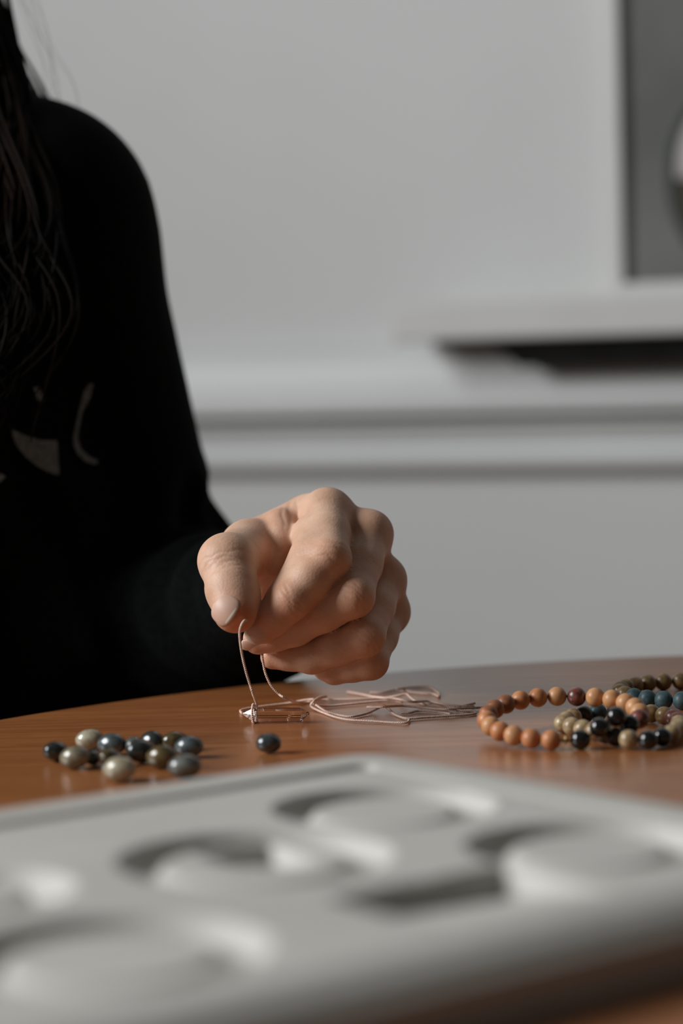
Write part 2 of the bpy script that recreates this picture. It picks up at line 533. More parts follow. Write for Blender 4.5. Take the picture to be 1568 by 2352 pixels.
# ================================================================== SHALLOW-WELLED TRAY (foreground)
TO = np.array([.0075, .8310, 0])
TU = np.array([-.785, -.6195, 0]); TV = np.array([.6195, -.785, 0])
LU, LV, TH = .312, .240, .0200
NU, NV = 260, 200
uu = np.linspace(0, LU, NU); vv = np.linspace(0, LV, NV)
U_, V_ = np.meshgrid(uu, vv, indexing='ij')
def sst(x, a, b):
    t = np.clip((x - a) / (b - a), 0, 1); return t * t * (3 - 2 * t)
def well(cu, cv, r, depth, w=.008):
    d = np.hypot(U_ - cu, V_ - cv)
    # a ring channel round a raised disc
    return -depth * sst(r - d, 0, .0035) * (1 - sst(r - d, .0085, .0135)) - .0016 * sst(r - d, .006, .013)
def slot(u0, v0, u1, v1, r, depth, w=.004):
    a = np.array([u0, v0]); ab = np.array([u1 - u0, v1 - v0])
    t = np.clip(((U_ - u0) * ab[0] + (V_ - v0) * ab[1]) / (ab @ ab), 0, 1)
    d = np.hypot(U_ - u0 - t * ab[0], V_ - v0 - t * ab[1])
    return -depth * sst(r - d, 0, w)
HH = np.zeros_like(U_)
for w_ in ((.064, .086, .034, .0055), (.136, .118, .038, .0058), (.061, .171, .034, .0058), (.222, .179, .037, .0062), (.214, .098, .028, .0075), (.286, .07, .03, .0075), (.29, .16, .03, .0075)):
    HH = np.minimum(HH, well(*w_))
HH = np.minimum(HH, slot(.024, .026, .290, .026, .0050, .0050, .003))
HH = np.minimum(HH, slot(.024, .026, .024, .212, .0045, .0012, .003))
# scoops: a steep far wall and a floor that ramps up towards the near side
def tuv(x, y):
    d = onz(x, y, TZ + TH) - TO
    return np.array([d @ TU, d @ TV])
def scoop(a, b_, da, db, ramp, soft0, soft1):
    a, b_ = tuv(*a), tuv(*b_)
    e = b_ - a; L = np.linalg.norm(e); e /= L
    n_ = np.array([-e[1], e[0]])
    if n_[1] < 0: n_ = -n_
    t = ((U_ - a[0]) * e[0] + (V_ - a[1]) * e[1]) / L
    q = (U_ - a[0]) * n_[0] + (V_ - a[1]) * n_[1]
    dep = da + (db - da) * np.clip(t, 0, 1)
    return -dep * sst(q, -.0005, .0012) * np.clip(1 - q / ramp, 0, 1) ** 1.15 * sst(t, 0, soft0 / L) * (1 - sst(t, 1 - soft1 / L, 1))
HH = HH + scoop((745, 2064), (1165, 1984), .0072, .0092, .046, .008, .005)
HH = HH + scoop((440, 1948), (622, 1924), .0010, .0088, .036, .004, .002)
CR = .016
cu, cv = np.clip(U_, CR, LU - CR), np.clip(V_, CR, LV - CR)
du, dv = U_ - cu, V_ - cv
dl = np.hypot(du, dv)
fac = np.where(dl > CR, CR / np.maximum(dl, 1e-9), 1)
ed = CR - np.minimum(dl, CR)
ed = np.where((du == 0) & (dv == 0), CR, ed)
ZZ = TH + HH - .0032 * (1 - sst(ed, 0, .007)) ** 2
ZZ -= .004 * sst(V_, LV - .016, LV - .001)
PU, PV = cu + du * fac, cv + dv * fac
vt = TO[None, None] + PU[..., None] * TU + PV[..., None] * TV
vt[..., 2] = TZ + ZZ
verts = vt.reshape(-1, 3).tolist()
faces = [(i * NV + j, i * NV + j + 1, (i + 1) * NV + j + 1, (i + 1) * NV + j) for i in range(NU - 1) for j in range(NV - 1)]
loop = [(i, 0) for i in range(NU)] + [(NU - 1, j) for j in range(1, NV)] + [(i, NV - 1) for i in range(NU - 2, -1, -1)] + [(0, j) for j in range(NV - 2, 0, -1)]
base = len(verts)
cen = TO + TU * LU / 2 + TV * LV / 2
for i, j in loop:
    p = vt[i, j].copy(); q = cen + (p - cen) * .985
    q[2] = TZ + .0003
    verts.append(q.tolist())
nl = len(loop)
for k in range(nl):
    k2 = (k + 1) % nl
    a, b_ = loop[k][0] * NV + loop[k][1], loop[k2][0] * NV + loop[k2][1]
    faces.append((a, b_, base + k2, base + k))
bm = bmesh.new(); bm.from_mesh(mesh('t', verts, faces))
tray = link('bead_tray', bm_mesh('bead_tray', bm), M_TRAY, smooth=True)
tag(tray, 'large off-white tray with round sunken wells, in the foreground', 'tray')
md = tray.modifiers.new('edge', 'EDGE_SPLIT'); md.split_angle = math.radians(50)

# ================================================================== THE PERSON
person = tag(empty('person', (-.30, 1.30, .45)), 'person in a black sweater with long dark hair holding a pink cord', 'person')
S_ = lambda x, y, d: at(x, y, d)

# ---- left hand, one continuous surface
h = .0007
wr = S_(625, 1345, 1.128)
FD = Field(S_(784, 1330, 1.0) * 0 + np.array([-.085, 1.000, .742]), np.array([.055, 1.165, .880]), h)
palm = FD.blank()
P = {
 'i': [(752, 1180, 1.068), (756, 1283, 1.030), (668, 1381, 1.0235), (602, 1443, 1.027)],
 'm': [(846, 1227, 1.066), (812, 1371, 1.029), (676, 1441, 1.0375), (593, 1468, 1.040)],
 'r': [(880, 1331, 1.070), (838, 1463, 1.035), (716, 1507, 1.047), (626, 1509, 1.052)],
 'l': [(892, 1406, 1.077), (851, 1521, 1.045), (768, 1536, 1.053), (738, 1528, 1.066)]}
RAD = {'i': (.0104, .0091, .0080, .0068), 'm': (.0098, .0086, .0078, .0067), 'r': (.0092, .0083, .0074, .0054), 'l': (.0086, .0073, .0065, .0054)}
J = {k: [S_(*p) for p in v] for k, v in P.items()}
meta = {'i': (628, 1290, 1.125), 'm': (642, 1315, 1.130), 'r': (650, 1345, 1.132), 'l': (652, 1378, 1.132)}
for k in 'imrl':
    FD.cone(palm, S_(*meta[k]), J[k][0], .0125, RAD[k][0] + .0006, .010)
# palm flesh behind the curled fingers
for a, b_, r1, r2 in (((640, 1350, 1.119), (790, 1290, 1.094), .0135, .0115), ((650, 1400, 1.118), (830, 1400, 1.088), .0135, .0105)):
    FD.cone(palm, S_(*a), S_(*b_), r1, r2, .010)
# wrist
FD.cone(palm, S_(628, 1318, 1.128), S_(600, 1350, 1.185), .0205, .0215, .012)
FD.cone(palm, S_(645, 1372, 1.130), S_(610, 1372, 1.185), .0185, .0205, .012)
# thumb
TB = [(606, 1322, 1.108), (574, 1262, 1.066), (526, 1291, 1.0335), (535, 1405, 1.0165)]
TJ = [S_(*p) for p in TB]
FD.cone(palm, TJ[0], TJ[1], .0138, .0126, .008)
# web between thumb and index
FD.cone(palm, S_(592, 1252, 1.078), S_(704, 1196, 1.079), .0115, .0112, .006)
FD.cone(palm, S_(640, 1262, 1.100), S_(700, 1240, 1.094), .0120, .0110, .006)
FD.cone(palm, S_(650, 1238, 1.072), S_(617, 1306, 1.067), .0070, .0066, .003)
hand = palm
thumb = FD.blank()
FD.cone(thumb, TJ[1], TJ[2], .0126, .0112, .004)
FD.cone(thumb, TJ[2], S_(533, 1355, 1.025), .0113, .0110, .003)
FD.cone(thumb, S_(533, 1355, 1.025), TJ[3], .0110, .0084, .003)
FD.cone(thumb, S_(548, 1380, 1.022), S_(547, 1408, 1.0175), .0088, .0074, .004)     # pulp
FD.cone(thumb, S_(512, 1288, 1.0345), S_(514, 1290, 1.0345), .0098, .0098, .006)
fields, roots = [], []
for k in 'imrl':
    f, f0 = FD.blank(), FD.blank()
    j, r = J[k], RAD[k]
    mid = (j[0] + j[1]) / 2
    FD.cone(f0, j[0], mid, r[0], r[1] * 1.01, .004)
    FD.cone(f, j[0] * .3 + mid * .7, mid, r[1] * 1.02, r[1] * 1.01, .004)
    roots.append(f0)
    FD.cone(f, mid, j[1], r[1] * 1.01, r[1], .004)
    mid2 = (j[1] + j[2]) / 2
    FD.cone(f, j[1], mid2, r[1], (r[1] + r[2]) * .497, .003)
    FD.cone(f, mid2, j[2], (r[1] + r[2]) * .497, r[2], .003)
    mid3 = j[2] * .45 + j[3] * .55
    FD.cone(f, j[2], mid3, r[2], r[3] * 1.08, .003)
    FD.cone(f, mid3, j[3], r[3] * 1.08, r[3], .003)
    fields.append(f)
# flesh on the inside of the index knuckle and the fleshy side of its middle
FD.cone(fields[0], S_(716, 1228, 1.058), S_(712, 1282, 1.036), .0088, .0078, .006)
FD.cone(fields[0], S_(712, 1282, 1.036), S_(650, 1372, 1.030), .0078, .0070, .006)
tot = None
for f, f0 in zip(fields, roots):
    g = smin(smin(hand, f0, .0045), f, .0012)
    tot = g if tot is None else smin(tot, g, .0004)
tot = np.minimum(tot, smin(hand, thumb, .0045))
web = FD.blank()                                     # the fold of flesh between thumb and index
FD.cone(web, S_(646, 1212, 1.0700), S_(648, 1240, 1.0640), .0088, .0080, .004)
FD.cone(web, S_(648, 1240, 1.0640), S_(619, 1302, 1.0600), .0080, .0068, .004)
FD.cone(web, S_(619, 1302, 1.0610), S_(598, 1352, 1.0660), .0066, .0060, .004)
tot = smin(tot, web, .0022)
hv, hq = surface_nets(tot, FD.lo, h)
del tot, fields, roots, thumb, palm, hand
hv = relax(hv, hq, 3, .5)
vn = vnormals(hv, hq)
# knuckle wrinkles, tendons
def groove(v, nrm, c, axis, offs, depth, width, reach, face):
    d = v - c
    a = d @ (axis / np.linalg.norm(axis))
    near = np.exp(-(np.linalg.norm(d, axis=1) / reach) ** 4)
    fc = np.clip((nrm @ (face / np.linalg.norm(face))) * 1.6, 0, 1)
    out = np.zeros(len(v))
    for i, o in enumerate(offs):
        side = d @ np.cross(axis / np.linalg.norm(axis), face / np.linalg.norm(face))
        wob = .0004 * np.sin(side * 900 + i * 2.1) + 18 * side ** 2 * (1 if o > 0 else -1) * .6
        out += np.exp(-((a - o - wob) / width) ** 2)
    return -depth * out * near * fc
TOCAM = -FWD
disp = np.zeros(len(hv))
disp += groove(hv, vn, J['i'][1] + TOCAM * .005, J['i'][2] - J['i'][0], (-.0045, -.0025, -.0008, .001, .003), .00022, .0006, .011, TOCAM + np.array([.6, 0, .3]))
disp += groove(hv, vn, J['i'][2] + TOCAM * .005, J['i'][3] - J['i'][2], (-.0025, -.0008, .001), .00028, .0005, .008, TOCAM + np.array([.3, 0, -.1]))
disp += groove(hv, vn, J['m'][1] + TOCAM * .005, J['m'][2] - J['m'][0], (-.003, -.001, .001, .003), .00022, .0006, .009, TOCAM + np.array([.6, 0, .2]))
disp += groove(hv, vn, J['r'][1] + TOCAM * .004, J['r'][2] - J['r'][0], (-.003, -.001, .001, .003), .00020, .0006, .009, TOCAM + np.array([.6, 0, .1]))
disp += groove(hv, vn, TJ[2] + np.array([-.001, -.006, -.001]), TJ[3] - TJ[2], (-.001, .001, .003, .005, .0066), .00026, .0006, .012, TOCAM + np.array([-.6, 0, .3]))
disp += groove(hv, vn, S_(662, 1190, 1.068), np.array([1, 0, .15]), (-.002, .001, .0045), .0004, .0008, .012, TOCAM)
hv = hv + vn * disp[:, None]
HAND_BVH = BVHTree.FromPolygons([tuple(v) for v in hv.tolist()], [tuple(q) for q in hq.tolist()])
def surf(x, y):
    """first point of the hand's skin along a line of sight"""
    hit = HAND_BVH.ray_cast(V(CP), V(ray(x, y)).normalized())
    return np.array(hit[0]), np.array(hit[1])
# flushed skin on fingertips and knuckles
fl = np.zeros(len(hv))
for c, r, a in ((surf(556, 1412)[0], .0075, .95), (surf(540, 1440)[0], .0065, .95), (surf(550, 1428)[0], .006, .95), (surf(580, 1462)[0], .005, .6), (J['i'][3], .010, .6), (S_(590, 1460, 1.018), .007, .5), (S_(640, 1405, 1.016), .012, .40), (J['i'][1] + TOCAM * .006, .010, .30),
                (J['m'][1] + TOCAM * .006, .011, .28), (J['r'][1] + TOCAM * .006, .011, .28), (J['m'][0], .013, .35), (J['r'][0], .013, .3), (J['l'][0], .013, .3),
                (J['m'][3], .012, .40), (J['r'][3], .014, .35), (J['l'][1], .012, .35), (J['l'][2], .014, .3), (S_(640, 1260, 1.074), .013, .75), (S_(596, 1320, 1.050), .010, .35), (S_(700, 1420, 1.020), .012, .35), (S_(600, 1440, 1.016), .009, .5)):
    fl = np.maximum(fl, a * np.exp(-(np.linalg.norm(hv - c, axis=1) / r) ** 2))

# ---- the rest of the body (mostly clothed): forearm, head, neck, arms, trunk
EL = S_(330, 1400, 1.31)            # left elbow
SHD = S_(80, 510, 1.25)             # left shoulder
CX, CY = -.295, 1.300               # trunk centre
RSH = np.array([CX - .185, 1.275, SHD[2] - .002]); REL = np.array([CX - .235, 1.30, .76]); RWR = np.array([CX - .10, 1.155, .675])
hb = .006
FB = Field((-.66, .98, .40), (.02, 1.50, 1.45), hb)
bd = FB.blank()
wrb = S_(604, 1362, 1.175)
FB.cone(bd, EL, wrb, .037, .026, .02)
FB.cone(bd, SHD, EL, .045, .038, .02)
FB.cone(bd, RSH, REL, .045, .038, .02)
FB.cone(bd, REL, RWR, .037, .024, .02)
for s in (-1, 1):
    FB.cone(bd, (CX + s * .085, CY, .55), (CX + s * .095, CY - .01, .98), .085, .07, .05)
FB.cone(bd, (CX, CY - .005, .99), (CX + .01, CY - .05, 1.13), .052, .047, .03)      # neck
HC = np.array([CX + .015, CY - .085, 1.235])                                         # head, bowed towards the hands
FB.cone(bd, HC + np.array([0, .02, .03]), HC + np.array([.004, -.02, -.02]), .084, .072, .03)
FB.cone(bd, HC + np.array([.006, -.045, -.065]), HC + np.array([.008, -.058, -.075]), .034, .028, .03)   # jaw
FB.cone(bd, HC + np.array([.009, -.095, .000]), HC + np.array([.011, -.112, -.030]), .008, .013, .012)    # nose
for s in (-1, 1):
    FB.cone(bd, HC + np.array([s * .075, .005, -.01]), HC + np.array([s * .079, .010, .018]), .012, .014, .006)   # ears
    FB.cone(bd, HC + np.array([s * .02 + .006, -.088, -.052]), HC + np.array([.006, -.092, -.051]), .007, .007, .004)  # lips
# right hand in the lap
rp = RWR + np.array([.03, -.06, -.015])
FB.cone(bd, RWR, rp, .024, .026, .02, )
for q in range(4):
    b0 = rp + np.array([.022 - q * .015, -.015, -.002 * q])
    FB.cone(bd, b0, b0 + np.array([.006, -.040, -.008]), .0088, .0080, .006)
    FB.cone(bd, b0 + np.array([.006, -.040, -.008]), b0 + np.array([.010, -.058, -.028]), .0080, .0072, .006)
FB.cone(bd, rp + np.array([.022, .02, .004]), rp + np.array([.050, -.014, .002]), .012, .010, .01)
bv, bq = surface_nets(bd, FB.lo, hb)
bv = relax(bv, bq, 2, .5)
verts = np.vstack([hv, bv]); quads = np.vstack([hq, bq + len(hv)])
me = np_mesh('body', verts, quads)
ca = me.attributes.new('flush', 'FLOAT', 'POINT')
ca.data.foreach_set('value', np.r_[fl, np.full(len(bv), .15)].astype(np.float32))
body = link('body', me, M_SKIN, person, True)
body['label'] = 'bare left hand pinching the cord, thumb against curled fingers'

# ---- fingernails
def nail(c, axis, normal, L, W, R, free=.22, name='fingernail'):
    axis = axis / np.linalg.norm(axis)
    normal = normal - axis * (normal @ axis); normal /= np.linalg.norm(normal)
    side = np.cross(axis, normal)
    nu, nv = 17, 13
    top = []
    for i in range(nu):
        s = -1 + 2 * i / (nu - 1)
        w = W * (1 - .30 * max(0, -s) ** 2.5) * (1 - .38 * max(0, s - .35) ** 2 / .42)
        if s < -.6: w *= math.sqrt(max(0.05, 1 - ((-s - .6) / .42) ** 2))
        for j in range(nv):
            q = -1 + 2 * j / (nv - 1)
            th = q * w / R
            bend = -.10 * L * s * s
            free_arc = -.10 * L * q * q * max(0, s)
            top.append(c + axis * (s * L / 2 + free_arc) + normal * (R * math.cos(th) - R + bend) + side * (R * math.sin(th)))
    top = np.array(top)
    bot = top - normal * .0007
    vs = np.vstack([top, bot]); N0 = len(top)
    fs = []
    for i in range(nu - 1):
        for j in range(nv - 1):
            a = (i * nv + j, i * nv + j + 1, (i + 1) * nv + j + 1, (i + 1) * nv + j)
            fs.append(a); fs.append(tuple(x + N0 for x in a[::-1]))
    lp_ = [(i, 0) for i in range(nu)] + [(nu - 1, j) for j in range(1, nv)] + [(i, nv - 1) for i in range(nu - 2, -1, -1)] + [(0, j) for j in range(nv - 2, 0, -1)]
    for k in range(len(lp_)):
        a = lp_[k][0] * nv + lp_[k][1]; b2 = lp_[(k + 1) % len(lp_)][0] * nv + lp_[(k + 1) % len(lp_)][1]
        fs.append((a, b2, b2 + N0, a + N0))
    bm = bmesh.new(); bm.from_mesh(mesh('t', vs, fs))
    me = bm_mesh(name, bm)
    me.materials.append(M_NAIL); me.materials.append(M_NAILTIP)
    lim = c + axis * (L / 2 * (1 - 2 * free))
    for p in me.polygons:
        q = np.array(p.center)
        cc = (q - c) @ axis; sd = abs((q - c) @ side) / W
        if cc > L / 2 * (1 - 2 * free) - .12 * L * sd * sd: p.material_index = 1
    return link(name, me, None, person, True)
# thumb: the plate looks left, up and towards the lens; its free edge runs down the front of the tip
pt, nt_ = surf(511, 1400)
nail(pt + nt_ * .0002, S_(556, 1427, 1.008) - S_(519, 1393, 1.0125), nt_ + np.array([-.9, 0, .65]), .0110, .0078, .0090, .10)
pt, nt_ = surf(593, 1451)
def lifted(d, n_, k):
    d = d - n_ * (d @ n_); d /= np.linalg.norm(d)
    return d + n_ * k
nail(pt + nt_ * .0002, lifted(S_(565, 1466, 1.024) - S_(612, 1440, 1.017), nt_, .20), nt_, .0122, .0060, .0068, .14)
pt, nt_ = surf(578, 1488)
nail(pt + nt_ * .0001, lifted(S_(556, 1492, 1.040) - S_(600, 1490, 1.034), nt_, .22), nt_ + np.array([0, 0, -.6]), .0095, .0045, .0062, .14)

# ---- downcast eyes (outside the frame)
for s_ in (-1, 1):
    e0 = HC + np.array([s_ * .031 + .006, -.088, .012])
    v, f = tube([e0 + np.array([-.014, .006, 0]), e0 + np.array([-.006, -.001, -.003]), e0 + np.array([.006, -.001, -.003]), e0 + np.array([.014, .006, 0])], [.001, .0016, .0016, .001], 6)
    link('eyelash', mesh('eyelash', v, f), M_HAIR, person, True)
    b0 = e0 + np.array([0, .0, .020])
    v, f = tube([b0 + np.array([-.016, .008, -.002]), b0 + np.array([0, -.001, .002]), b0 + np.array([.016, .008, -.002])], [.0015, .0032, .0015], 6)
    link('eyebrow', mesh('eyebrow', v, f), M_HAIR, person, True)

# ---- black sweater
hs = .005
FS = Field((-.68, 1.02, .44), (.03, 1.52, 1.12), hs)
sw = FS.blank()
FS.cone(sw, SHD, EL, .0552, .0515, .03)
FS.cone(sw, RSH, REL, .0552, .0510, .03)
FS.cone(sw, REL, RWR + np.array([-.01, .02, .01]), .050, .036, .02)
cuff = S_(612, 1362, 1.150)
FS.cone(sw, EL, S_(455, 1420, 1.235), .0500, .0410, .02)
FS.cone(sw, S_(455, 1420, 1.235), S_(590, 1372, 1.168), .0410, .0312, .01)
FS.cone(sw, S_(475, 1450, 1.235), S_(612, 1448, 1.185), .0340, .0235, .02)
FS.cone(sw, S_(578, 1372, 1.174), cuff, .0316, .0300, .003)
for s in (-1, 1):
    FS.cone(sw, (CX + s * .080, CY, .50), (CX + s * .085, CY - .015, .78), .105, .098, .05)
    FS.cone(sw, (CX + s * .085, CY - .015, .78), (CX + s * .10, CY - .015, .955), .100, .078, .05)
    FS.cone(sw, (CX + s * .075, CY - .06, .86), (CX + s * .075, CY - .062, .88), .060, .060, .05)
    FS.cone(sw, (CX + s * .05, CY - .015, 1.018), (SHD if s > 0 else RSH), .045, .052, .03)
FS.cone(sw, (CX, CY - .008, .99), (CX + .004, CY - .024, 1.045), .070, .062, .03)
sv, sq = surface_nets(sw, FS.lo, hs)
sv = relax(sv, sq, 2, .5)
sn = vnormals(sv, sq)
# soft folds: across the elbow and forearm, along the trunk
def foldfield(p):
    r = np.zeros(len(p))
    for (a, b_, wave, amp, lo_, hi_) in ((SHD, EL, 105, .0030, .62, 1.05), (EL, cuff, 120, .0030, 0.0, .95)):
        ab = b_ - a; L = np.linalg.norm(ab)
        t = ((p - a) @ ab) / L ** 2
        rr = np.linalg.norm(p - a - np.clip(t, 0, 1)[:, None] * ab, axis=1)
        w = sst(t, lo_, lo_ + .15) * (1 - sst(t, hi_ - .1, hi_ + .05)) * (1 - sst(rr, .06, .075))
        r += w * amp * np.sin(t * L * wave * 2 + 2.0 * np.sin(p[:, 0] * 40) + p[:, 2] * 55)
    tw = (1 - sst(np.abs(p[:, 0] - CX), .17, .2)) * (1 - sst(p[:, 2], .85, .95))
    r += tw * .0035 * np.sin(p[:, 0] * 75 + 1.5 * np.sin(p[:, 2] * 22))
    return r
sv = sv + sn * foldfield(sv)[:, None]
sweater = link('sweater', np_mesh('sweater', sv, sq), M_SWEATER, person, True)
SW_BVH = BVHTree.FromPolygons([tuple(v) for v in sv.tolist()], [tuple(q) for q in sq.tolist()])
def swhit(x, y):
    r = SW_BVH.ray_cast(V(CP), V(ray(x, y)).normalized())
    return (np.array(r[0]), np.array(r[1])) if r[0] is not None else (None, None)

# ---- grey print on the chest: patches laid on the knit
def patch(poly, name='printed_shape', nsub=14):
    """thin inked patch, shaped by its outline, following the knit under it"""
    poly = np.array(poly, float)
    bm = bmesh.new()
    vsx = [bm.verts.new((p[0], p[1], 0)) for p in poly]
    f = bm.faces.new(vsx)
    f.normal_update()
    bmesh.ops.triangulate(bm, faces=[f])
    bmesh.ops.subdivide_edges(bm, edges=list(bm.edges), cuts=2, use_grid_fill=True)
    bmesh.ops.triangulate(bm, faces=list(bm.faces))
    ok = True
    for v in bm.verts:
        p, n_ = swhit(v.co.x, v.co.y)
        if p is None: ok = False; continue
        v.co = V(p + n_ * .0012)
    r = bmesh.ops.extrude_face_region(bm, geom=list(bm.faces))
    for g in r['geom']:
        if isinstance(g, bmesh.types.BMVert):
            g.co = g.co + V(TOCAM) * .0006
    o = link(name, bm_mesh(name, bm), M_PRINT, person)
    o['label'] = 'grey printed shape on the black sweater'
    return o
patch([(26, 986), (60, 1002), (95, 1012), (128, 1012), (130, 1040), (133, 1092), (112, 1086), (85, 1072), (58, 1050), (40, 1028), (30, 1008)])
patch([(212, 880), (206, 908), (196, 930), (186, 946), (180, 975), (175, 1008), (182, 1030), (200, 1048), (222, 1058), (218, 1068), (195, 1062), (176, 1046), (165, 1022), (166, 1000), (174, 965), (180, 938), (190, 900), (202, 882)])
patch([(72, 892), (88, 890), (98, 922), (86, 920), (76, 908)])
patch([(-14, 1090), (2, 1088), (13, 1094), (0, 1106), (-14, 1112)])

# ---- trousers, shoes
ht = .008
FT = Field((-.62, .72, .0), (-.02, 1.50, .66), ht)
tr = FT.blank()
FT.cone(tr, (CX - .06, CY, .54), (CX + .06, CY, .54), .115, .115, .05)
SHO = []
for s in (-1, 1):
    kn = np.array([CX + s * .10, .90, .52]); an = np.array([CX + s * .10, .96, .10])
    FT.cone(tr, (CX + s * .085, CY, .535), kn, .092, .066, .05)
    FT.cone(tr, kn, an, .066, .048, .03)
    SHO.append(an)
tv, tq = surface_nets(tr, FT.lo, ht)
tv = relax(tv, tq, 2, .5)
link('trousers', np_mesh('trousers', tv, tq), M_TROUSER, person, True)
for an in SHO:
    f1 = Field(an - np.array([.06, .22, .11]), an + np.array([.06, .08, .06]), .006)
    sv_ = f1.blank()
    f1.cone(sv_, an + np.array([0, .02, -.055]), an + np.array([0, -.14, -.068]), .042, .032, .02)
    f1.cone(sv_, an + np.array([0, .01, -.05]), an + np.array([0, .01, .01]), .042, .040, .02)
    a_, b_ = surface_nets(sv_, f1.lo, .006)
    a_[:, 2] = np.maximum(a_[:, 2], .001)
    link('shoe', np_mesh('shoe', a_, b_), M_SHOE, person, True)

# ---- long dark hair
HVs, HFs, off = [], [], 0
def strand(P, r0, r1, sides=4):
    global off
    C_ = catmull(P, 7)
    r = np.linspace(r0, r1, len(C_))
    v, f = tube(C_, r, sides)
    HVs.append(v); HFs.extend([tuple(x + off for x in q) for q in f]); off += len(v)
for k in range(360):
    g = rng.rand()
    side = 1 if k < 280 else -1
    th = (rng.rand() * 1.5 - .55)
    root = HC + np.array([side * .082 * math.cos(th), .02 + .082 * math.sin(th), .03 + .07 * rng.rand()])
    drop = rng.rand() ** 1.4                       # how far outward the lock hangs
    jit = lambda s: (rng.rand(3) - .5) * s
    if side > 0:
        x1 = -.228 + .052 * drop
        back = rng.rand() < .22
        P1 = np.array([x1 - .004 + (rng.rand() - .5) * .01, CY - .055 + rng.rand() * .05, 1.16])
        P2 = np.array([x1 + .012 + (rng.rand() - .5) * .006, CY - .075 + rng.rand() * .05, 1.085])
        P3 = np.array([x1 + .025 + (rng.rand() - .5) * .008, CY - .085 + rng.rand() * .03, 1.035])
        if back:
            P3[1] = CY + .06; P4 = P3 + np.array([.0, .05, -.1]); Q = [root, P1, P2, P3, P4]
        else:
            P4 = np.array([x1 + .020 + rng.rand() * .03, CY - .120 - rng.rand() * .02, .975])
            P5 = np.array([x1 + .005 + rng.rand() * .055, CY - .150 - rng.rand() * .012, .925 + rng.rand() * .01])
            P6 = np.array([x1 - .02 + rng.rand() * .065, CY - .158 - rng.rand() * .01, .870 + rng.rand() * .035])
            Q = [root, P1, P2, P3, P4, P5, P6]
    else:
        x1 = CX - .085 - .04 * drop
        Q = [root, (x1, CY - .02, 1.15), (x1 - .01, CY - .06, 1.05), (x1 - .02, CY - .13, .95), (x1 + jit(.04)[0], CY - .15, .88)]
    strand(Q, .0012 + .0010 * rng.rand(), .0004)
for k in range(16):                                 # flyaway hairs
    x1 = -.178 + .03 * rng.rand()
    Q = [HC + np.array([.075, 0, .02]), (x1 - .012, CY - .05, 1.13), (x1 + rng.rand() * .012, CY - .05, 1.08), (x1 + .006 + rng.rand() * .016, CY - .05, 1.045), (x1 + .01 + rng.rand() * .02, CY - .07, 1.0)]
    strand(Q, .00010, .00007, 3)
hm = mesh('hair', np.vstack(HVs), HFs)
hair = link('hair', hm, M_HAIR, person, True)
fh = Field(HC - .15, HC + .15, .006)
cp_ = fh.blank()
fh.cone(cp_, HC + np.array([0, .044, .042]), HC + np.array([0, .062, -.045]), .094, .066, .03)
a_, b_ = surface_nets(cp_, fh.lo, .006)
cap = link('hair_crown', np_mesh('hair_crown', a_, b_), M_HAIR, person, True)

# ---- stool under the person
st = tag(empty('stool', (CX, CY + .02, 0)), 'wooden stool under the person in black', 'stool')
link('seat', lathe('seat', [(0, .385), (.15, .385), (.165, .393), (.165, .408), (.155, .415), (0, .415)], (CX, CY + .02), 40), M_STOOL, st)
for k in range(4):
    a = math.pi / 4 + k * math.pi / 2
    v, f = tube([(CX + .17 * math.cos(a), CY + .02 + .17 * math.sin(a), 0.001), (CX + .115 * math.cos(a), CY + .02 + .115 * math.sin(a), .386)], [.013, .017], 10)
    link('leg', mesh('leg', v, f), M_STOOL, st, True)

# ================================================================== CLEAR CRYSTAL POINT
LEN, HEX = .0293, .0038
ca_, cb_ = onz(553, 1643, TZ + .0033), onz(712, 1642, TZ + .0033)
ax = (cb_ - ca_); ax[2] = 0; LEN = np.linalg.norm(ax); ax /= LEN
sd = np.cross([0, 0, 1], ax)
cc = (ca_ + cb_) / 2
bm = bmesh.new()
rings = []
for s, r in ((-.5, .0), (-.295, 1.0), (.375, .96), (.5, .0)):
    c = cc + ax * s * LEN
    if r == 0:
        rings.append([bm.verts.new(V(c + sd * .0006 + np.array([0, 0, .0004])))]); continue
    ring = []
    for k in range(6):
        a = math.radians(60 * k + 30 + 30)
        sk = .0007 * ((k * 7) % 3 - 1)
        rr = HEX * r * (1 + .06 * ((k * 5) % 3 - 1))
        ring.append(bm.verts.new(V(c + ax * sk + sd * rr * math.cos(a) + np.array([0, 0, 1]) * rr * math.sin(a) * .98)))
    rings.append(ring)
for k in range(6):
    k2 = (k + 1) % 6
    bm.faces.new([rings[0][0], rings[1][k2], rings[1][k]])
    bm.faces.new([rings[1][k], rings[1][k2], rings[2][k2], rings[2][k]])
    bm.faces.new([rings[2][k], rings[2][k2], rings[3][0]])
bmesh.ops.bevel(bm, geom=list(bm.edges), offset=.00018, segments=1, affect='EDGES')
cme = bm_mesh('crystal_point', bm)
zmin = min(v.co.z for v in cme.vertices)
for v in cme.vertices: v.co.z += TZ + .0002 - zmin
tag(link('crystal_point', cme, M_QUARTZ), 'clear double-pointed crystal tied to the pink cord on the table', 'crystal')
CAX, CCEN = ax, cc + np.array([0, 0, TZ + .0002 - zmin])

